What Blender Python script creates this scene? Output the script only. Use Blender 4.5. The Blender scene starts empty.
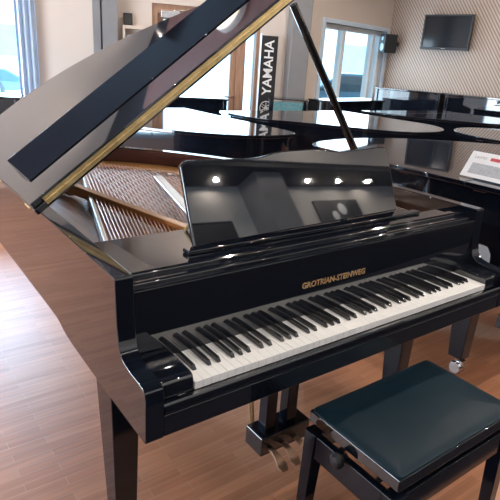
import bpy, math, random
from mathutils import Vector, Matrix
random.seed(7)
PI = math.pi
sc = bpy.context.scene
COL = sc.collection

# ------------------------------------------------------------------ materials
def mat(name, col=(.5, .5, .5), rough=.5, metal=0., ior=1.5, emit=None, estr=0., coat=0.):
    m = bpy.data.materials.new(name); m.use_nodes = True
    b = m.node_tree.nodes['Principled BSDF']
    b.inputs['Base Color'].default_value = (*col, 1)
    b.inputs['Roughness'].default_value = rough
    b.inputs['Metallic'].default_value = metal
    b.inputs['IOR'].default_value = ior
    b.inputs['Coat Weight'].default_value = coat
    if emit:
        b.inputs['Emission Color'].default_value = (*emit, 1)
        b.inputs['Emission Strength'].default_value = estr
    return m

def N(m, t, **kw):
    n = m.node_tree.nodes.new(t)
    for k, v in kw.items(): setattr(n, k, v)
    return n

def noise_tint(m, c1, c2, scale, rough=None, bump=0., stretch=(1, 1, 1)):
    L = m.node_tree.links; b = m.node_tree.nodes['Principled BSDF']
    tc = N(m, 'ShaderNodeTexCoord'); mp = N(m, 'ShaderNodeMapping'); mp.inputs['Scale'].default_value = stretch
    nz = N(m, 'ShaderNodeTexNoise'); nz.inputs['Scale'].default_value = scale; nz.inputs['Detail'].default_value = 4
    rp = N(m, 'ShaderNodeValToRGB')
    rp.color_ramp.elements[0].position = .3; rp.color_ramp.elements[1].position = .7
    rp.color_ramp.elements[0].color = (*c1, 1); rp.color_ramp.elements[1].color = (*c2, 1)
    L.new(tc.outputs['Object'], mp.inputs['Vector']); L.new(mp.outputs['Vector'], nz.inputs['Vector'])
    L.new(nz.outputs['Fac'], rp.inputs['Fac']); L.new(rp.outputs['Color'], b.inputs['Base Color'])
    if bump:
        bp = N(m, 'ShaderNodeBump'); bp.inputs['Strength'].default_value = bump; bp.inputs['Distance'].default_value = .002
        L.new(nz.outputs['Fac'], bp.inputs['Height']); L.new(bp.outputs['Normal'], b.inputs['Normal'])
    return m

LACQ = noise_tint(mat('black_lacquer', (.004, .005, .008), .03, ior=2.0), (.0045, .006, .011), (.0065, .0085, .0145), 3)
CASEM = noise_tint(mat('black_lacquer_case', (.004, .005, .008), .04, ior=1.8), (.004, .006, .012), (.006, .009, .016), 3)
LEGM = noise_tint(mat('black_lacquer_leg', (.004, .005, .008), .08, ior=1.42), (.004, .006, .012), (.006, .009, .016), 3)
LACQ2 = noise_tint(mat('black_lacquer_soft', (.004, .005, .008), .12, ior=1.7), (.004, .005, .008), (.007, .008, .012), 3)
IVORY = noise_tint(mat('key_white', (.8, .77, .72), .22, ior=1.5), (.88, .88, .88), (.92, .92, .92), 8)
EBONY = noise_tint(mat('key_black', (.01, .01, .012), .16, ior=1.8), (.008, .009, .012), (.014, .014, .018), 20)
BRASS = noise_tint(mat('brass', (.75, .55, .25), .34, .85), (.62, .44, .20), (.85, .66, .34), 30)
PBRASS = noise_tint(mat('pedal_brass', (.6, .45, .3), .42, .7), (.42, .26, .17), (.52, .34, .24), 30)
STEEL = noise_tint(mat('chrome', (.7, .7, .72), .15, 1.), (.62, .63, .66), (.78, .78, .8), 15)
COPPER = noise_tint(mat('copper_string', (.62, .36, .25), .35, .9), (.55, .30, .2), (.72, .45, .33), 40)
STEELS = noise_tint(mat('steel_string', (.6, .55, .5), .3, .9), (.55, .5, .46), (.7, .65, .6), 40)
GOLDP = noise_tint(mat('gold_plate', (.50, .25, .09), .32, .55), (.46, .22, .075), (.58, .30, .11), 6)
CREAMP = noise_tint(mat('plate_bar', (.62, .55, .48), .3, .3), (.58, .50, .43), (.68, .6, .53), 6)
SOUND = noise_tint(mat('soundboard', (.40, .2, .1), .35), (.30, .14, .075), (.42, .22, .12), 5, stretch=(12, 1, 1))
FELTR = noise_tint(mat('red_rim', (.09, .03, .03), .2, ior=1.8), (.075, .024, .026), (.11, .035, .035), 5)
LEATHER = noise_tint(mat('leather', (.008, .018, .028), .36, ior=1.22), (.006, .018, .029), (.010, .026, .040), 5, bump=.03)
GOLDT = noise_tint(mat('gold_letter', (.8, .5, .25), .35, .8), (.75, .45, .22), (.9, .6, .32), 40)
WHITEP = noise_tint(mat('white_paint', (.78, .8, .82), .5), (.76, .78, .8), (.82, .84, .86), 3)
FRAMEB = noise_tint(mat('blue_white_frame', (.6, .72, .85), .4), (.55, .68, .82), (.65, .77, .9), 3)
GREYC = noise_tint(mat('grey_column', (.42, .42, .43), .5), (.2, .2, .21), (.25, .25, .26), 2)
CURT = noise_tint(mat('blue_curtain', (.42, .55, .72), .7), (.40, .50, .64), (.54, .63, .75), 9, stretch=(6, 6, .2))
DOORW = noise_tint(mat('door_wood', (.36, .2, .13), .4), (.30, .16, .1), (.42, .25, .16), 5, stretch=(8, 8, 1))
DARKP = noise_tint(mat('dark_plastic', (.012, .013, .016), .35), (.01, .011, .014), (.018, .019, .022), 8)
SCREEN = noise_tint(mat('tv_glass', (.01, .013, .018), .12, ior=1.6), (.008, .011, .016), (.014, .018, .024), 2)
PAPER = noise_tint(mat('paper', (.8, .8, .82), .6), (.78, .78, .81), (.84, .84, .86), 20)
GREYINK = noise_tint(mat('grey_ink', (.42, .43, .47), .6), (.36, .37, .41), (.5, .51, .55), 60)
REDINK = noise_tint(mat('red_ink', (.55, .05, .07), .5), (.5, .04, .06), (.6, .08, .09), 30)
WHITEINK = noise_tint(mat('white_ink', (.85, .86, .88), .5), (.83, .84, .86), (.88, .89, .9), 30)
BANNER = noise_tint(mat('banner_black', (.012, .013, .017), .55), (.01, .011, .014), (.016, .017, .022), 5)
TEAL = noise_tint(mat('teal_fabric', (.16, .42, .42), .8), (.06, .17, .2), (.14, .30, .32), 45)
BLUECONE = noise_tint(mat('speaker_cone', (.35, .55, .75), .4), (.45, .65, .85), (.55, .75, .9), 12)
CARP = noise_tint(mat('car_paint', (.35, .5, .62), .25, coat=.6), (.09, .2, .3), (.13, .26, .36), 3)
CARG = noise_tint(mat('car_window', (.06, .1, .13), .1), (.05, .09, .12), (.08, .12, .15), 3)
RUBBER = noise_tint(mat('rubber', (.02, .02, .02), .7), (.015, .015, .016), (.03, .03, .03), 20)
PHOTO = noise_tint(mat('photo_print', (.03, .03, .035), .4), (.01, .01, .012), (.06, .06, .065), 4)
FACADE = noise_tint(mat('facade', (.8, .83, .86), .7), (.76, .8, .84), (.84, .87, .9), .5)
FACW = noise_tint(mat('facade_glass', (.3, .55, .72), .25), (.25, .5, .68), (.36, .6, .76), .8)
ASPH = noise_tint(mat('pavement', (.6, .64, .68), .8), (.55, .6, .64), (.66, .7, .74), .6)
FASCIA = noise_tint(mat('fascia', (.5, .47, .45), .6), (.48, .45, .43), (.53, .5, .48), 2)
WOODSHELF = noise_tint(mat('pale_box_wood', (.62, .52, .44), .5), (.58, .48, .4), (.68, .58, .5), 6)
BOOKC = noise_tint(mat('magazine', (.4, .45, .52), .5), (.15, .2, .28), (.7, .72, .75), 35)
ADDED_CARPET = noise_tint(mat('added_dark_carpet', (.02, .016, .024), .9), (.016, .013, .02), (.026, .02, .03), 60)
ADDED_RAFT = noise_tint(mat('added_brown_raft', (.3, .17, .13), .6), (.27, .12, .09), (.33, .15, .115), 2, stretch=(1, 14, 1))
LAMPM = mat('lamp_diffuser', (.9, .82, .68), .5, emit=(1, .85, .62), estr=5.)

def wall_mat(name, c1, c2):
    return noise_tint(mat(name, c1, .75), c1, c2, 1.2, bump=.03)
WALLM = wall_mat('plaster_beige', (.60, .52, .465), (.64, .555, .50))
WALLB = wall_mat('plaster_grey', (.56, .53, .50), (.6, .57, .54))
CEILM = noise_tint(mat('brown_ceiling', (.1, .07, .065), .6), (.014, .014, .018), (.02, .02, .025), 2, stretch=(1, 14, 1))

def glass_mat():
    m = bpy.data.materials.new('window_glass'); m.use_nodes = True
    nt = m.node_tree; nt.nodes.clear()
    o = N(m, 'ShaderNodeOutputMaterial'); mx = N(m, 'ShaderNodeMixShader'); t = N(m, 'ShaderNodeBsdfTransparent')
    g = N(m, 'ShaderNodeBsdfGlossy'); g.inputs['Roughness'].default_value = .02
    t.inputs['Color'].default_value = (.90, .97, 1, 1)
    mx.inputs[0].default_value = .06
    nt.links.new(t.outputs[0], mx.inputs[1]); nt.links.new(g.outputs[0], mx.inputs[2])
    nt.links.new(mx.outputs[0], o.inputs['Surface'])
    return m
GLASS = glass_mat()

def floor_mat():
    m = mat('strip_parquet', (.4, .2, .1), .3, ior=1.5)
    L = m.node_tree.links; b = m.node_tree.nodes['Principled BSDF']
    tc = N(m, 'ShaderNodeTexCoord')
    br = N(m, 'ShaderNodeTexBrick'); br.offset = .37; br.offset_frequency = 2
    br.inputs['Scale'].default_value = 1; br.inputs['Brick Width'].default_value = .36
    br.inputs['Row Height'].default_value = .042; br.inputs['Mortar Size'].default_value = .0012
    br.inputs['Mortar Smooth'].default_value = .3; br.inputs['Bias'].default_value = -.1
    br.inputs['Color1'].default_value = (.38, .15, .073, 1); br.inputs['Color2'].default_value = (.47, .205, .105, 1)
    br.inputs['Mortar'].default_value = (.46, .25, .165, 1)
    mp = N(m, 'ShaderNodeMapping'); mp.inputs['Scale'].default_value = (2.2, 40, 1)
    nz = N(m, 'ShaderNodeTexNoise'); nz.inputs['Scale'].default_value = 1.3; nz.inputs['Detail'].default_value = 5
    mx = N(m, 'ShaderNodeMix'); mx.data_type = 'RGBA'; mx.blend_type = 'OVERLAY'; mx.inputs['Factor'].default_value = .55
    rp = N(m, 'ShaderNodeValToRGB'); rp.color_ramp.elements[0].position = .32; rp.color_ramp.elements[1].position = .72
    rp.color_ramp.elements[0].color = (.38, .38, .38, 1); rp.color_ramp.elements[1].color = (.66, .66, .66, 1)
    L.new(tc.outputs['Object'], br.inputs['Vector']); L.new(tc.outputs['Object'], mp.inputs['Vector'])
    L.new(mp.outputs['Vector'], nz.inputs['Vector']); L.new(nz.outputs['Fac'], rp.inputs['Fac'])
    L.new(br.outputs['Color'], mx.inputs['A']); L.new(rp.outputs['Color'], mx.inputs['B'])
    L.new(mx.outputs['Result'], b.inputs['Base Color'])
    b.inputs['Roughness'].default_value = .42; b.inputs['IOR'].default_value = 1.75
    return m
FLOORM = floor_mat()

def slat_mat():
    m = mat('slat_panel', (.5, .4, .33), .55)
    L = m.node_tree.links; b = m.node_tree.nodes['Principled BSDF']
    tc = N(m, 'ShaderNodeTexCoord'); sp = N(m, 'ShaderNodeSeparateXYZ')
    L.new(tc.outputs['Object'], sp.inputs[0])
    a = N(m, 'ShaderNodeMath', operation='MULTIPLY'); a.inputs[1].default_value = .81 * 2 * PI / .036
    c = N(m, 'ShaderNodeMath', operation='MULTIPLY_ADD'); c.inputs[1].default_value = .59 * 2 * PI / .036
    s = N(m, 'ShaderNodeMath', operation='SINE')
    L.new(sp.outputs['X'], a.inputs[0]); L.new(sp.outputs['Z'], c.inputs[0]); L.new(a.outputs[0], c.inputs[2]); L.new(c.outputs[0], s.inputs[0])
    rp = N(m, 'ShaderNodeMapRange'); rp.inputs['From Min'].default_value = -1; rp.inputs['From Max'].default_value = 1
    L.new(s.outputs[0], rp.inputs['Value'])
    cr = N(m, 'ShaderNodeValToRGB'); cr.color_ramp.elements[0].position = .12; cr.color_ramp.elements[1].position = .6
    cr.color_ramp.elements[0].color = (.25, .18, .148, 1); cr.color_ramp.elements[1].color = (.5, .40, .335, 1)
    L.new(rp.outputs['Result'], cr.inputs['Fac']); L.new(cr.outputs['Color'], b.inputs['Base Color'])
    bp = N(m, 'ShaderNodeBump'); bp.inputs['Strength'].default_value = .4; bp.inputs['Distance'].default_value = .01
    L.new(rp.outputs['Result'], bp.inputs['Height']); L.new(bp.outputs['Normal'], b.inputs['Normal'])
    return m
SLATM = slat_mat()

# ------------------------------------------------------------------ mesh builder
class MB:
    def __init__(s): s.v = []; s.f = []
    def add(s, vs, fs):
        k = len(s.v); s.v += [tuple(p) for p in vs]; s.f += [tuple(i + k for i in f) for f in fs]; return s
    def box(s, x0, x1, y0, y1, z0, z1, M=None):
        vs = [Vector((x, y, z)) for z in (z0, z1) for y in (y0, y1) for x in (x0, x1)]
        if M: vs = [M @ p for p in vs]
        return s.add(vs, [(0, 2, 3, 1), (4, 5, 7, 6), (0, 1, 5, 4), (2, 6, 7, 3), (0, 4, 6, 2), (1, 3, 7, 5)])
    def taper(s, b, t, z0, z1):
        """b,t = (x0,x1,y0,y1) at z0 and z1"""
        vs = [(x, y, z) for (x0, x1, y0, y1), z in ((b, z0), (t, z1)) for y in (y0, y1) for x in (x0, x1)]
        return s.add(vs, [(0, 2, 3, 1), (4, 5, 7, 6), (0, 1, 5, 4), (2, 6, 7, 3), (0, 4, 6, 2), (1, 3, 7, 5)])
    def hexa(s, vs):
        return s.add(vs, [(0, 3, 2, 1), (4, 5, 6, 7), (0, 1, 5, 4), (1, 2, 6, 5), (2, 3, 7, 6), (3, 0, 4, 7)])
    def prism(s, poly, a0, a1, axis='z', M=None):
        """poly list of 2-D; extruded along axis. x: poly=(y,z); y: poly=(x,z); z: poly=(x,y)"""
        n = len(poly)
        def P(p, a):
            q = {'z': (p[0], p[1], a), 'x': (a, p[0], p[1]), 'y': (p[0], a, p[1])}[axis]
            return M @ Vector(q) if M else q
        vs = [P(p, a0) for p in poly] + [P(p, a1) for p in poly]
        fs = [tuple(range(n - 1, -1, -1)), tuple(range(n, 2 * n))] + [(i, (i + 1) % n, n + (i + 1) % n, n + i) for i in range(n)]
        return s.add(vs, fs)
    def tube(s, path, r, n=8, caps=True):
        path = [Vector(p) for p in path]; rs = r if isinstance(r, (list, tuple)) else [r] * len(path)
        vs = []; fs = []
        for i, p in enumerate(path):
            t = (path[min(i + 1, len(path) - 1)] - path[max(i - 1, 0)]).normalized()
            u = t.cross(Vector((0, 0, 1)) if abs(t.z) < .9 else Vector((1, 0, 0))).normalized(); w = t.cross(u)
            for k in range(n):
                a = 2 * PI * k / n; vs.append(p + (u * math.cos(a) + w * math.sin(a)) * rs[i])
        for i in range(len(path) - 1):
            for k in range(n):
                fs.append((i * n + k, i * n + (k + 1) % n, (i + 1) * n + (k + 1) % n, (i + 1) * n + k))
        if caps:
            fs.append(tuple(range(n - 1, -1, -1))); fs.append(tuple(range((len(path) - 1) * n, len(path) * n)))
        return s.add(vs, fs)
    def lathe(s, prof, c=(0, 0, 0), axis='z', n=24):
        vs = []; fs = []
        for r, h in prof:
            for k in range(n):
                a = 2 * PI * k / n; x, y = r * math.cos(a), r * math.sin(a)
                q = {'z': (x, y, h), 'x': (h, x, y), 'y': (y, h, x)}[axis]
                vs.append((q[0] + c[0], q[1] + c[1], q[2] + c[2]))
        m = len(prof)
        for i in range(m - 1):
            for k in range(n): fs.append((i * n + k, i * n + (k + 1) % n, (i + 1) * n + (k + 1) % n, (i + 1) * n + k))
        fs.append(tuple(range(n - 1, -1, -1))); fs.append(tuple(range((m - 1) * n, m * n)))
        return s.add(vs, fs)
    def mesh(s, name, m, bevel_free=True):
        me = bpy.data.meshes.new(name); me.from_pydata(s.v, [], s.f)
        me.materials.append(m)
        import bmesh
        b = bmesh.new(); b.from_mesh(me); bmesh.ops.recalc_face_normals(b, faces=b.faces); b.to_mesh(me); b.free()
        me.shade_smooth(); me.set_sharp_from_angle(angle=math.radians(35))
        return me
    def build(s, name, m, parent=None, bevel=0., seg=2, M=None):
        me = s.mesh(name, m)
        o = bpy.data.objects.new(name, me); COL.objects.link(o)
        if parent: o.parent = parent
        if M: o.matrix_local = M
        if bevel:
            md = o.modifiers.new('Bevel', 'BEVEL'); md.width = bevel; md.segments = seg; md.limit_method = 'ANGLE'
            md.angle_limit = math.radians(40); md.harden_normals = True
        return o

def thing(name, label, cat, loc=(0, 0, 0), rz=0, group=None, M=None):
    o = bpy.data.objects.new(name, None); COL.objects.link(o); o.empty_display_size = .1
    if M: o.matrix_world = M
    else: o.location = loc; o.rotation_euler = (0, 0, rz)
    return tag(o, label, cat, group)
def tag(o, label, cat, group=None):
    o['label'] = label; o['category'] = cat
    if group: o['group'] = group
    return o
def struct(o): o['kind'] = 'structure'; return o
def dup(root, M, label, group=None):
    r = root.copy(); COL.objects.link(r); r.matrix_world = M; r['label'] = label
    if group: r['group'] = group
    for ch in list(root.children):
        c = ch.copy(); COL.objects.link(c); c.parent = r
        for g in list(ch.children):
            d = g.copy(); COL.objects.link(d); d.parent = c
    return r
def text_obj(body, name, m, size, M, parent=None, extrude=.001, fatten=0., sx=1., align='CENTER'):
    cu = bpy.data.curves.new(name, 'FONT'); cu.body = body; cu.size = size; cu.extrude = extrude; cu.offset = fatten
    cu.align_x = align; cu.align_y = 'CENTER'; cu.resolution_u = 3
    t = bpy.data.objects.new(name + '_tmp', cu); COL.objects.link(t)
    dg = bpy.context.evaluated_depsgraph_get(); dg.update()
    me = bpy.data.meshes.new_from_object(t.evaluated_get(dg)); me.name = name
    bpy.data.objects.remove(t); bpy.data.curves.remove(cu)
    for v in me.vertices: v.co.x *= sx
    me.materials.clear(); me.materials.append(m)
    o = bpy.data.objects.new(name, me); COL.objects.link(o)
    if parent: o.parent = parent
    o.matrix_local = M
    return o
def frame(p, xd, z=0.):
    """wall frame: local x along the wall, local y into the wall (away from the room), z up"""
    x = Vector((xd[0], xd[1], 0)).normalized(); y = Vector((-x.y, x.x, 0))
    M = Matrix.Identity(4)
    for i in range(3): M[i][0] = x[i]; M[i][1] = y[i]
    M[2][2] = 1; M[0][3] = p[0]; M[1][3] = p[1]; M[2][3] = z
    return M
def cr(pts, n=6, closed=False):
    """Catmull-Rom through 2-D points"""
    out = []
    for i in range(len(pts) - 1):
        p0 = pts[max(i - 1, 0)]; p1 = pts[i]; p2 = pts[i + 1]; p3 = pts[min(i + 2, len(pts) - 1)]
        for k in range(n):
            t = k / n
            out.append(tuple(.5 * (2 * p1[j] + (p2[j] - p0[j]) * t + (2 * p0[j] - 5 * p1[j] + 4 * p2[j] - p3[j]) * t * t + (3 * p1[j] - p0[j] - 3 * p2[j] + p3[j]) * t ** 3) for j in range(len(p1))))
    out.append(pts[-1]); return out

# ------------------------------------------------------------------ the room
PA = (4.3535, 4.5274); DA = (.9452341, -.3263931); DB = (.981793, .189952)
PC = (6.37013, 4.91752); DT = (.189952, -.981793)
FA, FB, FT = frame(PA, DA), frame(PA, DB), frame(PC, DT)
PBK = (-3.0, -1.34); DBK = (-.9914, .1309)          # wall behind the camera, its own frame looking from the room
H = 3.4
b = MB(); b.add([(-5, -6, 0), (10, -6, 0), (10, 9, 0), (-5, 9, 0)], [(0, 1, 2, 3)])
struct(b.build('floor', FLOORM))
b = MB(); b.box(-5, 10, -6, 9, H, H + .1); struct(b.build('ceiling', CEILM))

def wall_with_openings(name, M, s0, s1, openings, m, th=.2):
    b = MB(); s = s0
    for (a, c, z0, z1) in openings:
        if a > s: b.box(s, a, 0, th, 0, H)
        if z0 > 0: b.box(a, c, 0, th, 0, z0)
        if z1 < H: b.box(a, c, 0, th, z1, H)
        s = c
    if s1 > s: b.box(s, s1, 0, th, 0, H)
    o = b.build(name, m, M=M); return struct(o)
wall_with_openings('wall_back', FA, -7.9, 0.02, [(-4.45, -3.33, .12, 2.0), (-1.94, -.62, 0.02, 2.0)], WALLM)
wall_with_openings('wall_corner', FB, 0.0, 2.06, [(.36, 1.93, .75, 1.975)], WALLM)
b = MB(); b.box(-.02, 7.8, 0, .2, 0, H); struct(b.build('wall_right', SLATM, M=FT))
FK = frame((8.2, -2.82), DBK)
b = MB(); b.box(-.5, 11.6, 0, .2, 0, H); struct(b.build('wall_front', WALLB, M=FK))
b = MB(); b.box(-3.2, -3.0, -1.4, 1.2, 0, H); b.box(-3.2, -3, 4.6, 7.3, 0, H); b.box(-3.2, -3, 1.2, 4.6, 2.7, H); b.box(-3.2, -3, 1.2, 4.6, 0, .3)
struct(b.build('wall_left', WALLM))
# brown soffit over the front wall
b = MB(); b.box(-.4, 11.3, -.34, 0, 2.43, 3.39); struct(b.build('trim_1', CEILM, M=FK))
b = MB(); b.box(-.4, 11.3, -.36, -.34, 2.49, 3.39); struct(b.build('trim_2', FASCIA, M=FK))
b = MB(); b.box(-.4, 9.5, -.55, 0, 0, .75); struct(b.build('added_plinth', DARKP, M=FK))  # unseen plinth, added as something dark for the fallboard to reflect
b = MB(); b.box(-1.2, 6.5, -1.9, -.5, 0.0, .006); b.box(-1.2, .85, -.5, -.12, 0.0, .006); struct(b.build('added_carpet', ADDED_CARPET))  # unseen carpet, added to darken reflections in fallboard and front faces
b = MB(); b.box(.5, 6.2, 2.95, 5.0, 3.3, 3.38); struct(b.build('added_raft', ADDED_RAFT))  # unseen ceiling panel, added so the lid flap reflects brown
# columns
b = MB(); b.box(-2.60, -2.52, -.10, .02, 0, H - .01); b.box(-2.50, -2.34, -.16, .02, 0, H - .01); struct(b.build('trim_3', GREYC, M=FA))
b = MB(); b.box(-.27, -.02, -.16, .02, 0, H - .01); struct(b.build('trim_4', GREYC, M=FA, bevel=.01))
b = MB(); b.box(5.25, 5.62, -.26, .0, 0, 2.43); struct(b.build('trim_5', GREYC, M=FK))
b = MB(); b.box(-7.9, -1.95, -.015, 0, 0, .08); struct(b.build('baseboard_back', WHITEP, M=FA))

def window(name, M, s0, s1, z0, z1, mull, fm, fw=.05, depth=.10):
    w = bpy.data.objects.new(name, None); COL.objects.link(w); w.matrix_world = M; struct(w)
    b = MB(); y0, y1 = .06, .06 + depth
    b.box(s0, s0 + fw, y0, y1, z0, z1); b.box(s1 - fw, s1, y0, y1, z0, z1)
    b.box(s0 + fw, s1 - fw, y0, y1, z0, z0 + fw); b.box(s0 + fw, s1 - fw, y0, y1, z1 - fw, z1)
    for m_ in mull: b.box(m_ - fw * .6, m_ + fw * .6, y0, y1, z0 + fw, z1 - fw)
    b.build('window_frame', fm, w, bevel=.006)
    ed = [s0 + fw] + [x for m_ in mull for x in (m_ - fw * .6, m_ + fw * .6)] + [s1 - fw]
    for i in range(0, len(ed), 2):
        g = MB(); g.box(ed[i], ed[i + 1], y0 + .04, y0 + .05, z0 + fw, z1 - fw); g.build('pane', GLASS, w)
    return w
window('window_1', FA, -4.45, -3.33, .12, 2.0, [], FRAMEB)
w3 = window('window_2', FB, .36, 1.93, .75, 1.975, [.917, 1.71], WHITEP, fw=.06)
b = MB(); b.box(.30, 1.99, -.06, .06, .70, .75); b.build('window_sill', WHITEP, w3, bevel=.005)
# white casing seen round the window
b = MB(); b.box(.29, .36, -.02, .05, .75, 2.03); b.box(1.93, 2.0, -.02, .05, .75, 2.03); b.box(.36, 1.93, -.02, .05, 1.975, 2.03)
b.build('window_casing', FRAMEB, w3, bevel=.005)
FL = frame((-3.0, 1.2), (0, 1))
window('added_window', FL, 0, 3.4, .3, 2.7, [1.13, 2.27], FRAMEB)  # out-of-view window, added to let in light from the left
# gathered blue curtain at the left window
def curtain(s0, s1, name, label):
    poly = []; n = 40
    for i in range(n + 1):
        t = i / n; poly.append((s0 + (s1 - s0) * t, -.10 + .028 * math.sin(t * PI * 7)))
    poly2 = poly + [(p[0], p[1] + .012) for p in reversed(poly)]
    r = thing(name, label, 'curtain', M=FA)
    b = MB(); b.prism(poly2, .05, 2.38); b.build('cloth', CURT, r)
    b = MB(); b.tube([(s0 - .1, -.09, 2.4), (s1 + .02, -.09, 2.4)], .012); b.build('rail', STEEL, r)
curtain(-3.40, -3.19, 'curtain', 'pale blue gathered curtain hanging beside the left window')

# door with side light
d = bpy.data.objects.new('door_1', None); COL.objects.link(d); d.matrix_world = FA; struct(d)
b = MB(); b.box(-1.94, -1.87, .02, .14, .0, 2.0); b.box(-.90, -.79, .02, .14, 0, 2.0); b.box(-1.87, -.90, .02, .14, 1.90, 2.0); b.box(-.79, -.62, .02, .14, 1.94, 2.0); b.box(-.66, -.62, .02, .14, 0, 1.94)
b.build('door_frame', DOORW, d, bevel=.006)
b = MB(); b.box(-1.87, -1.80, .05, .10, .02, 1.9); b.box(-.97, -.90, .05, .10, .02, 1.9); b.box(-1.8, -.97, .05, .1, 1.84, 1.9); b.box(-1.8, -.97, .05, .1, .02, .25)
b.build('door_leaf', DOORW, d, bevel=.005)
b = MB(); b.box(-1.8, -.97, .07, .08, .25, 1.84); b.build('pane', GLASS, d)
b = MB(); b.box(-.79, -.66, .07, .08, .02, 1.94); b.build('pane', GLASS, d)
b = MB(); b.box(-1.84, -1.62, -.03, .05, 1.85, 1.93); b.tube([(-1.72, -.02, 1.93), (-1.4, 0, 1.95)], .01); b.build('door_closer', STEEL, d, bevel=.006)
b = MB(); b.tube([(-.93, .05, 1.0), (-.93, -.02, 1.0), (-1.05, -.02, 1.0)], .01); b.build('door_handle', STEEL, d)

# ------------------------------------------------------------------ outside
b = MB(); b.add([(-40, 4.0, -.12), (50, 4.0, -.12), (50, 60, -.12), (-40, 60, -.12)], [(0, 1, 2, 3)]); struct(b.build('trim_6', ASPH))
def facade(name, label, M, w, h, rows, cols, z0):
    r = thing(name, label, 'building', M=M)
    b = MB(); b.box(0, w, 0, 6, 0, h); b.build('wall', FACADE, r)
    b = MB(); b.box(-.2, w + .2, -.3, 6.2, h, h + .3); b.build('roof', WHITEP, r)
    for i in range(cols):
        for j in range(rows):
            x = (i + .25) * w / cols; z = z0 + j * 3.0
            b = MB(); b.box(x, x + w / cols * .5, -.06, .02, z, z + 1.5); b.build('window', FACW, r)
facade('street_building', 'pale low building across the street, seen through the left window', Matrix.Translation((-14, 30, -.1)), 22, 7, 2, 7, 1.0)
facade('street_building', 'pale low building across the street, seen through the right-hand window', Matrix.Translation((18.5, 24, -.1)) @ Matrix.Rotation(-.5, 4, 'Z'), 24, 7.5, 2, 7, 1.2)
facade('street_building', 'pale low building seen through the glazed door', Matrix.Translation((8.5, 31, -.1)), 9, 6, 2, 3, 1.0)

def car(M, label):
    r = thing('car', label, 'car', M=M)
    prof = [(-2.1, .35), (-2.15, .7), (-1.75, .92), (-1.05, .98), (-.35, 1.42), (.9, 1.44), (1.6, 1.05), (2.05, .95), (2.12, .45), (2.0, .3)]
    b = MB(); b.prism(prof, -.82, .82, 'y'); b.build('body', CARP, r, bevel=.06, seg=3)
    b = MB(); b.prism([(-.9, 1.0), (-.3, 1.36), (.85, 1.38), (1.4, 1.05)], -.835, .835, 'y'); b.build('window', CARG, r)
    for x in (-1.35, 1.3):
        for y in (-.8, .8):
            b = MB(); b.lathe([(.2, -.1), (.31, -.1), (.33, 0), (.31, .1), (.2, .1)], (x, y, .33), 'y'); w = b.build('wheel', RUBBER, r)
            b = MB(); b.lathe([(.05, -.11), (.2, -.105), (.2, .105), (.05, .11)], (x, y, .33), 'y', 14); b.build('hub_cap', STEEL, w)
car(Matrix.Translation((1.4, 16.4, -.12)) @ Matrix.Rotation(PI, 4, 'Z'), 'blue-grey car parked outside the left window')
car(Matrix.Translation((9.6, 8.9, -.12)) @ Matrix.Rotation(-.5, 4, 'Z'), 'blue-grey car parked outside the right-hand window')

# ------------------------------------------------------------------ grand piano outline
W = 1.493
TAILPTS = [(0, 1.55), (0, 1.78), (.03, 1.90), (.12, 1.965), (.28, 1.985), (.44, 1.965), (.58, 1.915), (.70, 1.84), (.84, 1.725), (.97, 1.57), (1.06, 1.44), (1.18, 1.245), (1.30, 1.07), (1.40, .93), (1.465, .80), (1.49, .68), (W, .55)]
TAILROUND = [(0, 1.20), (0, 1.38), (.03, 1.56), (.10, 1.72), (.22, 1.86), (.38, 1.945), (.55, 1.965), (.71, 1.92), (.85, 1.80), (.97, 1.62), (1.06, 1.45), (1.18, 1.245), (1.30, 1.07), (1.40, .93), (1.465, .80), (1.49, .68), (W, .55)]
TP = [TAILPTS]
def outline(n=5): return cr(TP[0], n)
def offset(poly, dd):
    out = []
    for i, p in enumerate(poly):
        a = Vector(poly[max(i - 1, 0)]); c = Vector(poly[min(i + 1, len(poly) - 1)]); t = (c - a).normalized()
        out.append((p[0] + t.y * dd, p[1] - t.x * dd))
    return out
def rim_mesh(T=.046, sx=1., sy=1., front=True, zt=.972, zb=.656):
    """ring: left arm -> straight side -> tail -> bentside -> right arm, with the curved arm profile"""
    arm = [(0, .628, .735), (.004, .624, .757), (.014, .624, .765), (.037, .624, .7675), (.08, .624, .7695), (.108, .624, .774), (.125, .624, .780), (.137, .624, .790), (.144, .624, .805), (.149, .624, .83), (.153, .624, .87), (.156, .624, .93), (.158, .624, .968), (.162, .624, zt), (.35, .626, zt), (.50, .630, zt), (.555, .635, zt), (.585, .641, zt), (.61, .649, zt), (.64, zb - .002, zt), (.70, zb, zt), (1.0, zb, zt)]
    st = []                                   # outer, inner, zb, zt
    for y, a, c in arm: st.append(((0, y), (T, y), a, c))
    oo = outline(); ii = offset(oo, T)
    for p, q in zip(oo, ii):
        if p[1] > 1.05 and p[0] < .2 or p[0] >= .2 and p[1] > .72: st.append((p, q, zb, zt))
    for y, a, c in reversed(arm):
        if y < .71: st.append(((W, y), (W - T, y), a, c))
    b = MB(); vs = []; fs = []
    for o, i, a, c in st:
        vs += [(o[0] * sx, o[1] * sy, a), (o[0] * sx, o[1] * sy, c), (i[0] * sx, i[1] * sy, c), (i[0] * sx, i[1] * sy, a)]
    for k in range(len(st) - 1):
        for j in range(4): fs.append((k * 4 + j, k * 4 + (j + 1) % 4, k * 4 + 4 + (j + 1) % 4, k * 4 + 4 + j))
    fs.append((0, 1, 2, 3)); e = (len(st) - 1) * 4; fs.append((e + 3, e + 2, e + 1, e))
    return b.add(vs, fs)
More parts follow.
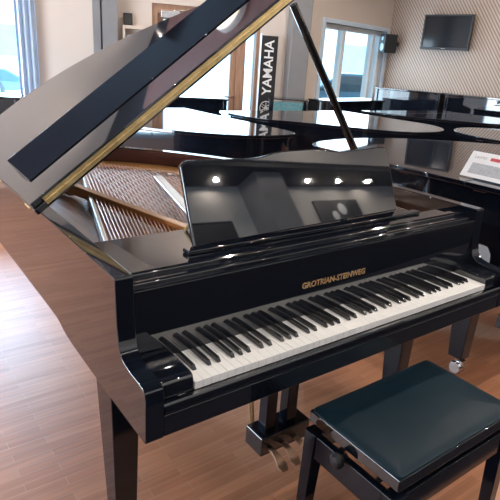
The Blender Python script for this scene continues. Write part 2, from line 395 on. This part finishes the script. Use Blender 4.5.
def lid_poly(y0, y1, grow=.014):
    """lid outline between y0 and the tail (y1=None) or a straight strip y0..y1"""
    if y1 is not None: return [(-grow, y0), (-grow, y1), (W + grow, y1), (W + grow, y0)]
    o = offset(outline(), -grow)
    keep = [p for p in o if p[1] > y0 + .01]
    return [(-grow, y0)] + keep + [(W + grow, y0)]
def leg_mb(x, y, z1, w=.088, dp=.13, z0=.10):
    b = MB()
    b.taper((x + .009, x + w - .010, y + .008, y + dp - .045), (x, x + w, y, y + dp - .01), z0, z1 - .05)
    b.taper((x, x + w, y, y + dp - .01), (x - .004, x + w + .004, y - .004, y + dp + .02), z1 - .05, z1)
    return b
def caster_mb(x, y):
    b = MB(); b.lathe([(.012, .075), (.02, .085), (.022, .105)], (x, y, 0), 'z', 14)
    b.lathe([(.01, -.03), (.03, -.03), (.036, -.02), (.036, -.01), (.03, -.006), (.012, -.006)], (x + .012, y, .036), 'x', 18)
    b.lathe([(.012, .006), (.03, .006), (.036, .01), (.036, .02), (.03, .03), (.01, .03)], (x + .012, y, .036), 'x', 18)
    b.box(x - .006, x + .03, y - .03, y + .012, .03, .08)
    return b

# ------------------------------------------------------------------ the main piano
GP = thing('grand_piano', 'open black grand piano in front, lid propped up and keyboard showing', 'piano')
rim_mesh().build('case', CASEM, GP, bevel=.0035, seg=3)
inner = offset(outline(), .05)
innerpoly = [(.05, .29)] + [p for p in inner if p[1] > .52] + [(W - .05, .29)]
b = MB(); b.prism(innerpoly, .862, .872); b.build('soundboard', SOUND, GP)
# red inner lining of the rim
ins = [(p, q) for p, q in zip(offset(outline(), .0465), offset(outline(), .049)) if p[1] > .55]
vs = []; fs = []
for p, q in ins: vs += [(p[0], p[1], .872), (p[0], p[1], .968), (q[0], q[1], .968), (q[0], q[1], .872)]
for k in range(len(ins) - 1):
    for j in range(4): fs.append((k * 4 + j, k * 4 + (j + 1) % 4, k * 4 + 4 + (j + 1) % 4, k * 4 + 4 + j))
b = MB(); b.add(vs, fs); b.build('inner_rim', FELTR, GP)
# iron plate: border along tail and bentside, front web, struts
b = MB()
o1 = [p for p in offset(outline(), .052)]; o2 = [p for p in offset(outline(), .17)]
vs = []; fs = []; k = 0
pr_ = [(p, q) for p, q in zip(o1, o2) if p[1] > .62 and p[0] > .33]
for p, q in pr_: vs += [(p[0], p[1], .90), (q[0], q[1], .893), (q[0], q[1], .88), (p[0], p[1], .88)]
for k in range(len(pr_) - 1):
    for j in range(4): fs.append((k * 4 + j, k * 4 + (j + 1) % 4, k * 4 + 4 + (j + 1) % 4, k * 4 + 4 + j))
b.add(vs, fs)
b.box(.05, 1.13, .47, .56, .872, .893); b.box(1.13, W - .05, .295, .33, .872, .893)
def strut(b, p, q, w, z0, z1):
    p = Vector(p); q = Vector(q); t = (q - p).normalized(); n_ = Vector((-t.y, t.x)) * w / 2
    b.prism([tuple(p + n_), tuple(q + n_), tuple(q - n_), tuple(p - n_)], z0, z1)
strut(b, (.425, .44), (.262, 1.25), .034, .892, .932)
strut(b, (.262, 1.245), (.24, 1.36), .03, .88, .925)
b.build('iron_plate', GOLDP, GP, bevel=.004)
b = MB(); strut(b, (.47, .56), (.665, 1.28), .042, .892, .930); b.build('plate_bar', CREAMP, GP, bevel=.008)
b = MB(); strut(b, (1.02, .50), (1.05, 1.0), .04, .89, .93); b.build('plate_bar', GOLDP, GP, bevel=.006)
b = MB(); strut(b, (.125, .52), (.475, 1.80), .014, .88, .918); b.build('plate_edge', CREAMP, GP, bevel=.003)
# strings: copper-wound bass fan over the steel strings
NB = 38
for i in range(NB):
    t = i / (NB - 1)
    p = (.137 + .44 * t, .485, .9155); q = (.475 + .47 * t, 1.765 - .47 * t - .1 * t * t, .9155)
    b = MB(); b.tube([p, q], .0026 - .0009 * t, 5, False); b.build('string', COPPER, GP)
NT = 56
for i in range(NT):
    t = i / (NT - 1)
    x = .30 + 1.08 * t
    yb = 1.78 - .20 * t - .92 * t ** 1.35
    ys = .31 if x > 1.16 else .485
    b = MB(); b.tube([(x, ys, .905), (x + .16 * (1 - t) + .02, yb, .905)], .0013, 4, False); b.build('string', STEELS, GP)
# key bed, slip, blocks
b = MB(); b.box(.0465, W - .0465, .002, .60, .626, .684); b.build('key_bed', LACQ, GP, bevel=.003)
b = MB(); b.prism([(.0, .686), (.0, .70), (.006, .712), (.014, .7135), (.017, .71), (.017, .686)], .048, W - .048, 'x'); b.build('key_slip', LACQ, GP)
for x0, x1 in ((.0475, .1325), (W - .1325, W - .0475)):
    b = MB(); b.prism([(.019, .686), (.019, .742), (.024, .755), (.036, .759), (.1545, .759), (.1545, .686)], x0, x1, 'x')
    b.build('key_block', LACQ, GP, bevel=.004, seg=3)
# fallboard with lettering
b = MB(); b.prism([(.1565, .73), (.1565, .9235), (.1575, .928), (.161, .931), (.172, .931), (.172, .73)], .047, W - .047, 'x')
fb = b.build('fallboard', LACQ, GP)
text_obj('GROTRIAN-STEINWEG', 'lettering', GOLDT, .0265, Matrix.Translation((.712, .1558, .8335)) @ Matrix.Rotation(PI / 2, 4, 'X'), fb, .0004, .0006, 1.0)
# stepped mouldings in front of the music desk
b = MB(); b.prism([(.174, .926), (.174, .938), (.178, .942), (.205, .942), (.205, .926)], .048, W - .048, 'x')
b.prism([(.206, .93), (.206, .949), (.211, .954), (.236, .954), (.236, .93)], .048, W - .048, 'x'); b.build('moulding', LACQ, GP, bevel=.0015)
b = MB(); b.prism([(.05, .238), (W - .05, .238), (W - .05, .288), (1.21, .288), (1.21, .474), (.05, .474)], .938, .949); b.build('desk_tray', LACQ, GP, bevel=.003)
b = MB(); b.box(.25, 1.24, .262, .296, .950, .962); b.build('desk_ledge', LACQ, GP, bevel=.003)
# music desk
top = [(.0, .225), (.012, .238), (.05, .242), (.24, .236), (.30, .240), (.36, .249), (.45, .251), (.54, .249), (.60, .240), (.66, .236), (.85, .242), (.888, .238), (.90, .225)]
poly = [(0, 0)] + cr(top, 3) + [(.90, 0)]
Mdesk = Matrix.Translation((.29, .298, .956)) @ Matrix.Rotation(math.radians(2.0), 4, 'Z') @ Matrix.Rotation(math.radians(-22), 4, 'X')
b = MB(); b.prism(poly, 0, .016, 'y'); md = b.build('music_desk', LACQ, GP, bevel=.004, seg=3, M=Mdesk)
b = MB(); b.tube([(.35, .46, .95), (.45, .408, 1.12)], .006); b.tube([(1.1, .465, .95), (1.0, .428, 1.12)], .006); b.build('desk_strut', BRASS, GP)
# lid: local x along the opened lid from the hinge, y along the piano, z normal
AL = math.radians(36.5)
Mlid = Matrix.Translation((0, 0, .976)) @ Matrix.Rotation(-AL, 4, 'Y')
YH = .725
b = MB(); b.prism(lid_poly(YH, None), 0, .021); lid = b.build('lid', LACQ, GP, bevel=.003, seg=3, M=Mlid)
YF = 1.15
b = MB(); b.prism([(-.01, YH + .002), (-.01, YF), (1.25, YF), (1.36, YF - .18), (W + .01, YF - .34), (W + .01, YH + .002)], .0225, .042)
b.build('lid_flap', LACQ, lid, bevel=.0025)
b = MB()
def lp(x, y, z): return (x, y + .03 * x, z)
b.hexa([lp(.045, .885, .0425), lp(1.38, .885, .0425), lp(1.38, 1.07, .0425), lp(.045, 1.07, .0425),
        lp(.045, .883, .046), lp(1.38, .883, .046), lp(1.38, 1.072, .087), lp(.045, 1.072, .087)])
b.build('lid_lip', LACQ, lid, bevel=.002)
b = MB(); b.box(.03, 1.45, YH - .0025, YH + .0015, .0085, .0205); b.box(.03, 1.45, YH - .0025, YH + .0015, .0235, .0345); b.tube([(.03, YH - .003, .0218), (1.45, YH - .003, .0218)], .0032, 8)
for i in range(48):
    x = .045 + i * .0296
    for z in (.0145, .029): b.lathe([(.0028, -.0045), (.002, -.0052)], (x, YH + .0015, z), 'y', 8)
b.build('hinge', BRASS, lid)
for y in (.80, 1.20, 1.62):
    b = MB(); b.tube([(-.012, y, .003), (-.012, y + .06, .003)], .006); b.build('lid_hinge', BRASS, lid)
# prop
b = MB(); b.tube([(1.45, .72, .965), (.948, .752, 1.655)], [.017, .015], 8)
b.build('lid_prop', LACQ2, GP)
b = MB(); b.box(1.43, 1.475, .69, .75, .9725, .985); b.build('prop_socket', BRASS, GP, bevel=.003)
# legs
for x in (.043, W - .043 - .09):
    l = leg_mb(x, .315, .626).build('leg', LEGM, GP, bevel=.004, seg=3)
    caster_mb(x + .044, .36).build('caster', BRASS, l)
l = leg_mb(.42, 1.62, .658).build('leg', LEGM, GP, bevel=.004, seg=3)
caster_mb(.464, 1.67).build('caster', BRASS, l)
b = MB(); b.prism(innerpoly, .66, .67); b.build('bottom_board', DARKP, GP)
# pedal lyre
b = MB(); b.box(.598, .832, .303, .405, .085, .165); b.build('lyre_box', LACQ, GP, bevel=.006, seg=3)
for x in (.652, .752):
    b = MB(); b.taper((x - .024, x + .024, .325, .372), (x - .024, x + .024, .325, .372), .165, .625); b.build('lyre_post', LEGM, GP, bevel=.004)

for x in (.64, .70, .762):
    pts = [(x, .303, .108), (x, .285, .108), (x + .002, .262, .10), (x + .003, .245, .088), (x + .004, .232, .077), (x + .004, .215, .073)]
    b = MB(); vs = []; fs = []
    ws = [.010, .010, .014, .018, .021, .014]
    for p, w in zip(pts, ws): vs += [(p[0] - w, p[1], p[2] - .005), (p[0] + w, p[1], p[2] - .005), (p[0] + w, p[1], p[2] + .005), (p[0] - w, p[1], p[2] + .005)]
    for k in range(len(pts) - 1):
        for j in range(4): fs.append((k * 4 + j, k * 4 + (j + 1) % 4, k * 4 + 4 + (j + 1) % 4, k * 4 + 4 + j))
    fs += [(0, 1, 2, 3), (23, 22, 21, 20)]
    b.add(vs, fs); b.build('pedal', PBRASS, GP, bevel=.002)
for x, x2 in ((.625, .60), (.635, .63), (.70, .70), (.79, .80)):
    b = MB(); b.tube([(x, .41, .16), (x2, .47, .626)], .004, 8); b.build('lyre_rod', BRASS, GP)
# keys
XK, KW = .134, 1.225 / 52
YK0, YK1, ZK = .018, .156, .735
names = 'ABCDEFG'
wm = MB(); wm.box(.0004, KW - .0004, YK0, YK1, ZK - .021, ZK); wme = wm.mesh('white_key', IVORY)
bm_ = MB(); bm_.taper((-.0058, .0058, 0, .095), (-.0046, .0046, .0085, .095), 0, .0118); bme = bm_.mesh('black_key', EBONY)
for i in range(52):
    o = bpy.data.objects.new('white_key', wme); COL.objects.link(o); o.parent = GP; o.location = (XK + i * KW, 0, random.uniform(-.0004, .0002))
    mdv = o.modifiers.new('Bevel', 'BEVEL'); mdv.width = .0009; mdv.segments = 2; mdv.harden_normals = True
    n_ = names[i % 7]
    if i < 51 and n_ in 'ACDFG':
        sh = {'A': .0018, 'C': -.0022, 'D': .0022, 'F': -.0024, 'G': 0}[n_]
        o = bpy.data.objects.new('black_key', bme); COL.objects.link(o); o.parent = GP; o.location = (XK + (i + 1) * KW + sh, YK1 - .095, ZK)
        mdv = o.modifiers.new('Bevel', 'BEVEL'); mdv.width = .0012; mdv.segments = 2; mdv.harden_normals = True

# ------------------------------------------------------------------ bench
BN = thing('piano_bench', 'black adjustable piano bench with padded leather seat in front of the keyboard', 'bench', (.822, -.135, 0))
def cushion(hx, hy, z0, z1):
    b = MB(); vs = []; fs = []
    def ring(d_, z):
        out = []; r_ = max(.018 - d_ * .3, .004)
        for cx, cy, a0 in ((1, 1, 0), (-1, 1, 90), (-1, -1, 180), (1, -1, 270)):
            for k in range(5):
                a = math.radians(a0 + k * 22.5)
                out.append((cx * (hx - d_ - r_) + r_ * math.cos(a), cy * (hy - d_ - r_) + r_ * math.sin(a), z))
        return out
    prof = [(0, z0), (0, z1 - .006), (.002, z1 - .002), (.006, z1), (.03, z1 + .003), (.07, z1 + .006), (.11, z1 + .0075), (.145, z1 + .008)]
    for d_, z in prof: vs += ring(d_, z)
    m = 20; nr = len(prof)
    for i in range(nr - 1):
        for k in range(m): fs.append((i * m + k, i * m + (k + 1) % m, (i + 1) * m + (k + 1) % m, (i + 1) * m + k))
    fs.append(tuple(range(m - 1, -1, -1))); fs.append(tuple(range((nr - 1) * m, nr * m)))
    return b.add(vs, fs)
cushion(.276, .166, .484, .4965).build('seat_cushion', LEATHER, BN)
b = MB(); b.box(-.278, .278, -.168, .168, .452, .4905); b.build('seat_frame', LACQ, BN, bevel=.004, seg=3)
b = MB(); b.box(-.25, .25, -.14, .14, .438, .452); b.build('seat_board', DARKP, BN, bevel=.002)
for sx in (-1, 1):
    b = MB(); b.box(sx * .272 - .012, sx * .272 + .012, -.125, .125, .345, .425); b.build('apron', LEGM, BN, bevel=.003)
for sy in (-1, 1):
    b = MB(); b.box(-.24, .24, sy * .152 - .012, sy * .152 + .012, .345, .425); b.build('apron', LEGM, BN, bevel=.003)
for sx in (-1, 1):
    for sy in (-1, 1):
        x0, y0 = sx * .262, sy * .148
        b = MB(); b.taper((x0 - .017 + sx * .012, x0 + .017 + sx * .012, y0 - .017 + sy * .008, y0 + .017 + sy * .008), (x0 - .025, x0 + .025, y0 - .023, y0 + .023), 0, .428); b.build('leg', LEGM, BN, bevel=.003)
    b = MB(); b.lathe([(.008, 0), (.008, .02), (.016, .024), (.022, .03), (.023, .042), (.016, .05), (.006, .052)], (0, 0, 0), 'x', 18)
    b.build('height_knob', DARKP, BN, M=Matrix.Translation((sx * .268, 0.018, .428)) @ (Matrix.Rotation(PI, 4, 'Z') if sx < 0 else Matrix.Identity(4)))
for yy in (-.07, .07):
    b = MB(); b.tube([(-.24, yy, .39), (0, yy, .405), (.24, yy, .39)], .009); b.build('lift_bar', STEEL, BN)

# ------------------------------------------------------------------ other grand pianos (lids down)
def grand(M, label, sx=1., sy=1., rounded=False, tilt=0.):
    TP[0] = TAILROUND if rounded else TAILPTS
    inn = offset(outline(), .05); innerpoly = [(.05, .50)] + [p for p in inn if p[1] > .52] + [(W - .05, .50)]
    r = thing('grand_piano', label, 'piano', M=M, group=None)
    Mt_ = Matrix.Translation((0, 0, .973)) @ Matrix.Rotation(-math.radians(tilt), 4, 'Y') @ Matrix.Translation((0, 0, -.973))
    rim_mesh(sx=sx, sy=sy).build('case', LACQ, r, bevel=.003)
    b = MB(); b.prism([(p[0] * sx, p[1] * sy) for p in lid_poly(.56, None)], .973, .995); b.build('lid', LACQ, r, bevel=.004, seg=3, M=Mt_)
    b = MB(); b.prism([(p[0] * sx, p[1] * sy) for p in lid_poly(.14, .557)], .973, .995); b.build('lid_flap', LACQ, r, bevel=.004, seg=3, M=Mt_)
    b = MB(); b.box(.05 * sx, (W - .05) * sx, .157 * sy, .172 * sy, .76, .971); b.prism([(.022, .68), (.022, .74), (.05, .775), (.156, .79), (.156, .68)], .05 * sx, (W - .05) * sx, 'x'); b.build('fallboard', LACQ, r)
    b = MB(); b.box(.0475 * sx, (W - .0475) * sx, .003, .55, .626, .68); b.build('key_bed', LACQ, r, bevel=.003)
    b = MB(); b.prism([(p[0] * sx, p[1] * sy) for p in innerpoly], .66, .67); b.build('bottom_board', DARKP, r)
    for x in (.05, W * sx - .05 - .09):
        l = leg_mb(x, .30, .626).build('leg', LEGM, r, bevel=.004)
        caster_mb(x + .044, .345).build('caster', STEEL, l)
    l = leg_mb(.42 * sx, 1.62 * sy, .658).build('leg', LEGM, r, bevel=.004); caster_mb(.42 * sx + .044, 1.62 * sy + .05).build('caster', STEEL, l)
    b = MB(); b.box(.62 * sx, .84 * sx, .35, .45, .08, .16); b.box(.66 * sx, .70 * sx, .37, .42, .16, .626); b.box(.76 * sx, .80 * sx, .37, .42, .16, .626); b.build('pedal_lyre', LACQ, r, bevel=.003)
    for y in (.42, .95, 1.45):
        b = MB(); b.tube([(-.006, y * sy, .968), (-.006, y * sy + .06, .968)], .007); b.build('lid_hinge', LACQ2, r)
    TP[0] = TAILPTS
    return r
def RZ(a): return Matrix.Rotation(a, 4, 'Z')
PB = grand(Matrix.Translation((1.80, .0, 0)), 'black grand piano with closed lid just right of the open one, holding a brochure', 1., .79, tilt=1.8)
grand(Matrix.Translation((3.55, -.02, 0)), 'black grand piano with closed lid at the right edge, rounded tail showing', 1., .99, True)
grand(Matrix.Translation((2.07, 3.70, 0)) @ RZ(PI), 'black grand piano with closed lid just behind the music desk, reflecting the glazed door', .88, .915)
grand(Matrix.Translation((3.88, 3.46, 0)) @ RZ(PI), 'black grand piano with closed lid behind the lid prop, rounded tail pointing to the right', 1.04, .855, True)
grand(Matrix.Translation((5.72, 3.45, 0)) @ RZ(PI), 'black grand piano with closed lid in the far corner, in front of the slatted wall', 1., .74, True)

# ------------------------------------------------------------------ upright pianos
def upright(M, label, w=1.48, h=1.15, dp=.58):
    """front faces local -y; back at y=0"""
    r = thing('upright_piano', label, 'piano', M=M)
    b = MB(); b.box(0, .04, -.36, 0, .02, h - .022); b.box(w - .04, w, -.36, 0, .02, h - .022); b.box(.04, w - .04, -.03, 0, .05, h - .022)
    b.box(0, .04, -dp, -.36, .56, .72); b.box(w - .04, w, -dp, -.36, .56, .72); b.box(.01, .05, -dp + .01, -dp + .06, .05, .56); b.box(w - .05, w - .01, -dp + .01, -dp + .06, .05, .56)
    b.box(0, .06, -dp, 0, 0.0, .05); b.box(w - .06, w, -dp, 0, 0.0, .05); b.build('case', LACQ, r, bevel=.004)
    b = MB(); b.box(-.012, w + .012, -.385, .005, h - .021, h); b.build('lid', LACQ, r, bevel=.004)
    b = MB(); b.box(.042, w - .042, -.34, -.32, .80, h - .024); b.build('top_panel', LACQ, r, bevel=.003)
    b = MB(); b.box(.042, w - .042, -.345, -.325, .08, .555); b.build('bottom_panel', LACQ, r, bevel=.003)
    b = MB(); b.box(.042, w - .042, -dp + .005, -.30, .565, .63); b.build('key_bed', LACQ, r, bevel=.003)
    b = MB(); b.prism([(-.342, .632), (-.342, .80), (-.36, .80), (-dp + .03, .735), (-dp + .012, .70), (-dp + .012, .632)], .042, w - .042, 'x'); b.build('fallboard', LACQ, r, bevel=.003)
    for x in (w / 2 - .08, w / 2, w / 2 + .08):
        b = MB(); b.box(x - .012, x + .012, -.44, -.34, .05, .065); b.build('pedal', BRASS, r, bevel=.003)
    return r
upright(frame((1.63, 4.90), DA), 'black upright piano standing in front of the glazed door', 1.46, 1.04)
upright(frame((-.45, 5.28), DA), 'black upright piano by the left window with the blue curtain', 1.48, 1.0)
def TM(s, off): return FT @ Matrix.Translation((s, off, 0))
upright(TM(.12, -.06), 'tall black upright piano under the wall speaker in the corner', 1.02, 1.19)
upright(TM(1.22, -.06), 'tall black upright piano against the slatted wall right below the television', 1.48, 1.19)
upright(FB @ Matrix.Translation((.05, -.08, 0)), 'low black upright piano under the right-hand window', 1.30, 1.03, .48)

# cabinet with teal fabric
CB = thing('fabric_cabinet', 'black cabinet with teal fabric front standing beside the tall banner', 'cabinet', M=frame((3.50, 4.12), (.80, -.60)))
b = MB(); b.box(0, .05, 0, .3, 0, 1.04); b.box(.40, .44, 0, .3, 0, 1.04); b.box(.05, .40, .02, .3, 0, 1.0); b.build('body', LACQ, CB, bevel=.004)
b = MB(); b.box(-.01, .45, -.01, .31, 1.04, 1.055); b.build('top', LACQ, CB, bevel=.003)
b = MB(); b.box(.055, .395, -.004, .02, .55, 1.02); b.build('fabric_panel', TEAL, CB, bevel=.004)

# ------------------------------------------------------------------ banner
BA = thing('banner', 'tall narrow black banner with white vertical lettering beside the door', 'banner', M=FA @ Matrix.Translation((-.565, -.22, 0)) @ RZ(math.radians(3)))
b = MB(); b.box(-.105, .105, -.012, .012, .12, 1.74); b.build('panel', BANNER, BA, bevel=.003)
b = MB(); b.box(-.16, .16, -.14, .14, 0, .03); b.box(-.02, .02, -.02, .02, .03, .14); b.build('base', STEEL, BA, bevel=.004)
b = MB(); b.box(-.115, -.107, -.016, .016, .10, 1.76); b.build('edge_rail', FRAMEB, BA, bevel=.002)
Mt = Matrix.Translation((.0, -.0135, 1.375)) @ Matrix.Rotation(PI / 2, 4, 'X') @ Matrix.Rotation(PI / 2, 4, 'Z')
text_obj('YAMAHA', 'lettering', WHITEINK, .165, Mt, BA, .0006, .003, .93)
b = MB(); ring = []
R0, R1, n = .083, .072, 40
cz = .905
for k in range(n):
    a = 2 * PI * k / n
    for R_ in (R0, R1): ring.append((R_ * math.cos(a), -.0135, cz + R_ * math.sin(a)))
b.add(ring, [(2 * k, 2 * k + 1, (2 * k + 3) % (2 * n), (2 * k + 2) % (2 * n)) for k in range(n)])
for k in range(3):                               # three crossed tuning forks
    R_ = Matrix.Translation((0, 0, cz)) @ Matrix.Rotation(math.radians(90 + 120 * k), 4, 'Y')
    b.box(-.066, .012, -.0145, -.0125, -.0045, .0045, R_)
    b.box(.012, .020, -.0145, -.0125, -.016, .016, R_)
    b.box(.020, .066, -.0145, -.0125, .009, .016, R_); b.box(.020, .066, -.0145, -.0125, -.016, -.009, R_)
b.build('emblem', WHITEINK, BA)
text_obj('YAMAHA', 'lettering', WHITEINK, .165, Matrix.Translation((.0, -.0135, .40)) @ Matrix.Rotation(PI / 2, 4, 'X') @ Matrix.Rotation(PI / 2, 4, 'Z'), BA, .0006, .003, .93)

# ------------------------------------------------------------------ small wall things
b = MB(); SB = thing('wall_box', 'pale wooden leaflet box fixed to the wall left of the door', 'box', M=FA)
b.box(-2.28, -2.255, -.12, 0, 1.35, 1.735); b.box(-2.055, -2.03, -.12, 0, 1.35, 1.735); b.box(-2.255, -2.055, -.12, 0, 1.70, 1.735); b.box(-2.255, -2.055, -.12, 0, 1.35, 1.375); b.box(-2.255, -2.055, -.01, 0, 1.375, 1.70); b.build('box_frame', WOODSHELF, SB, bevel=.003)
lf = MB(); lf.box(-2.24, -2.07, -.09, -.04, 1.376, 1.64); tag(lf.build('leaflets', BOOKC, bevel=.002, M=FA), 'blue and white leaflet bundle inside the pale wooden wall box', 'leaflets')
PF = thing('picture_frame', 'small dark picture frame standing on the pale wooden wall box', 'picture', M=FA @ Matrix.Translation((-2.215, -.05, 1.737)) @ Matrix.Rotation(math.radians(-8), 4, 'X'))
b = MB(); b.box(-.05, -.04, -.008, .008, 0, .13); b.box(.04, .05, -.008, .008, 0, .13); b.box(-.04, .04, -.008, .008, 0, .012); b.box(-.04, .04, -.008, .008, .118, .13); b.build('frame', DARKP, PF, bevel=.002)
b = MB(); b.box(-.04, .04, -.002, .004, .012, .118); b.build('print', PHOTO, PF)

TV = thing('television', 'black flat television mounted on the slatted wall', 'television', M=FT @ Matrix.Translation((.935, -.11, 1.985)))
b = MB(); z = .23; x = .352
b.box(-x, x, -.02, .03, -z, -z + .035); b.box(-x, x, -.02, .03, z - .022, z); b.box(-x, -x + .025, -.02, .03, -z + .035, z - .022); b.box(x - .025, x, -.02, .03, -z + .035, z - .022); b.build('bezel', DARKP, TV, bevel=.004)
b = MB(); b.box(-x + .025, x - .025, -.008, .0, -z + .035, z - .022); b.build('screen', SCREEN, TV)
b = MB(); b.box(-.15, .15, .03, .09, -.12, .12); b.build('wall_bracket', DARKP, TV, bevel=.004)
b = MB(); b.box(-.03, .03, -.0215, -.0195, -z + .012, -z + .02); b.build('badge', STEEL, TV)

SP = thing('speaker', 'small black wall speaker beside the right-hand window', 'speaker', M=FT @ Matrix.Translation((.10, -.20, 1.81)) @ RZ(math.radians(-32)))
b = MB(); b.box(-.08, .08, -.10, .10, -.13, .13); b.build('cabinet', DARKP, SP, bevel=.006)
b = MB(); b.lathe([(.055, 0), (.055, .006), (.045, .004), (.015, -.0), (.0, .002)], (0, 0, 0), 'y', 24); b.build('woofer', BLUECONE, SP, M=Matrix.Translation((0, -.106, -.05)))
b = MB(); b.lathe([(.028, 0), (.028, .005), (.01, .002)], (0, 0, 0), 'y', 20); b.build('tweeter', BLUECONE, SP, M=Matrix.Translation((0, -.105, .07)))
b = MB(); b.box(-.03, .03, .10, .16, -.03, .03); b.build('bracket', DARKP, SP)

# poster on the front wall (mirrored in the music desk)
PO = thing('poster', 'dark framed poster with a pale portrait on the wall facing the music desk', 'picture', M=FK @ Matrix.Translation((11.3 - 7.06 - .05, -.02, 2.08)))
b = MB(); b.box(-.42, .42, -.012, .012, -.15, .15); b.build('print', PHOTO, PO, bevel=.003)
b = MB(); b.lathe([(.001, -.014), (.06, -.0135), (.075, -.0125)], (-.05, 0, .03), 'y', 20); b.lathe([(.001, -.014), (.05, -.0135), (.06, -.0125)], (.12, 0, -.05), 'y', 20); b.build('portrait', WHITEINK, PO)

NB_ = thing('added_dark_board', 'dark plain board added left of the poster for the music desk to reflect', 'board', M=FK @ Matrix.Translation((6.2, -.015, 1.62)))  # board put in as the dark patch mirrored in the music desk
b = MB(); b.box(-.28, .28, -.012, .012, -.42, .42); b.build('panel', DARKP, NB_, bevel=.003)
b = MB(); b.box(-.29, -.28, -.018, .012, -.43, .43); b.box(.28, .29, -.018, .012, -.43, .43); b.box(-.28, .28, -.018, .012, .42, .43); b.box(-.28, .28, -.018, .012, -.43, -.42); b.build('frame', LACQ2, NB_)
# brochure on the neighbouring piano
BR = thing('brochure', 'white printed brochure with red stripe leaning on the neighbouring closed piano', 'brochure', M=Matrix.Translation((1.872, .525, 1.003)) @ RZ(math.radians(-91)) @ Matrix.Rotation(math.radians(-35), 4, 'X'))
b = MB(); b.box(0, .32, -.001, .001, 0, .135); b.build('sheet', PAPER, BR)
b = MB(); b.box(.03, .30, -.0018, -.001, .02, .075); b.build('text_block', GREYINK, BR)
b = MB(); b.box(.105, .31, -.0018, -.001, .098, .114); b.build('red_stripe', REDINK, BR)
text_obj('Lauren', 'lettering', GREYINK, .026, Matrix.Translation((.055, -.0015, .108)) @ Matrix.Rotation(PI / 2, 4, 'X'), BR, .0003, 0, .9)
b = MB(); b.prism([(.0015, .095), (.088, .064), (.086, .060), (.0015, .09)], .02, .30, 'x'); b.build('easel_back', PAPER, BR)

# round ceiling lamp
LM = thing('ceiling_lamp', 'round cream ceiling lamp over the back row of pianos', 'lamp', (1.62, 3.7, 3.3))
b = MB(); b.lathe([(.24, -.0), (.24, -.05), (.235, -.06)], (0, 0, 0), 'z', 40); b.build('housing', WHITEP, LM)
b = MB(); b.lathe([(.23, -.061), (.215, -.075), (.1, -.085), (.0, -.087)], (0, 0, 0), 'z', 40); b.build('diffuser', LAMPM, LM)

# ------------------------------------------------------------------ lights
def spot(x, y, z, e, col=(1, .89, .77), size=125, r=.04, rot=(0, 0, 0)):
    l = bpy.data.lights.new('downlight_or_fill', 'SPOT'); l.energy = e; l.color = col; l.spot_size = math.radians(size); l.spot_blend = .9; l.shadow_soft_size = r
    o = bpy.data.objects.new('downlight_or_fill', l); COL.objects.link(o); o.location = (x, y, z); o.rotation_euler = rot; return o
for i in range(5):
    for j in range(4):
        spot(-1.8 + i * 1.9 + .3 * (j % 2), -.9 + j * 1.75, H - .06, 34 if i < 2 else 88, size=172, r=.018)
def on(M, s, y, z): return M @ Vector((s, y, z))
for s_ in (5.22, 6.52, 7.08, 7.68):
    p = on(FK, 11.3 - s_ - .05, -.16, 2.40); spot(p.x, p.y, p.z, 10, size=177, r=.011).data.spot_blend = .25
for s_ in (-6.2, -4.6, -3.0, -1.4, -.2):
    p = on(FA, s_, -.55, 3.28); spot(p.x, p.y, p.z, 52, size=176, r=.018, col=(1, .9, .8))  # added fill spots brightening the upper back wall that the lid reflects
for x in (1.2, 3.4, 5.6): spot(x, -1.2, 2.9, 55, size=176, r=.02, rot=(math.radians(-25), 0, 0))  # added fill spots, tilted to brighten the wall mirrored in the desk
def area(M, s0, s1, z0, z1, e, col, y=.35):
    l = bpy.data.lights.new('window_fill_light', 'AREA'); l.shape = 'RECTANGLE'; l.size = s1 - s0; l.size_y = z1 - z0; l.energy = e; l.color = col
    o = bpy.data.objects.new('window_fill_light', l); COL.objects.link(o)
    o.matrix_world = M @ Matrix.Translation(((s0 + s1) / 2, y, (z0 + z1) / 2)) @ Matrix.Rotation(-PI / 2, 4, 'X')
    return o
area(FA, -4.4, -3.4, .2, 1.95, 420, (.42, .7, 1), -.03)
area(FL, .1, 3.3, .4, 2.6, 290, (.84, .86, .92), -.03)  # fill lamp at the added left window, lightens floor under the piano
area(FA, -1.8, -.7, .3, 1.9, 25, (.7, .86, 1), -.03); area(FB, .4, 1.7, .8, 1.95, 30, (.7, .86, 1), -.03)
sun = bpy.data.lights.new('sun', 'SUN'); sun.energy = 4.5; sun.angle = .02; sun.color = (1, .95, .88)
so = bpy.data.objects.new('sun', sun); COL.objects.link(so); so.rotation_euler = (math.radians(48), 0, math.radians(10))
w = bpy.data.worlds.new('sky'); sc.world = w; w.use_nodes = True
bg = w.node_tree.nodes['Background']
bg.inputs['Color'].default_value = (.55, .82, 1, 1); bg.inputs['Strength'].default_value = 6

# ------------------------------------------------------------------ camera
cam = bpy.data.cameras.new('camera'); co = bpy.data.objects.new('camera', cam); COL.objects.link(co)
a, bb, c = map(math.radians, (-37.05002734, -19.75994048, -3.79825518))
R = Matrix.Rotation(a, 3, 'Z') @ Matrix.Rotation(bb, 3, 'X') @ Matrix.Rotation(c, 3, 'Y')
Rc = Matrix((R.col[0], R.col[2], -R.col[1])).transposed()
co.matrix_world = Matrix.Translation((-.41695, -.89260, 1.45336)) @ Rc.to_4x4()
cam.sensor_width = 36; cam.lens = 527.816 / 500 * 36; cam.clip_start = .05
sc.camera = co
sc.view_settings.view_transform = 'Standard'
sc.view_settings.look = 'None'
sc.view_settings.exposure = -.24
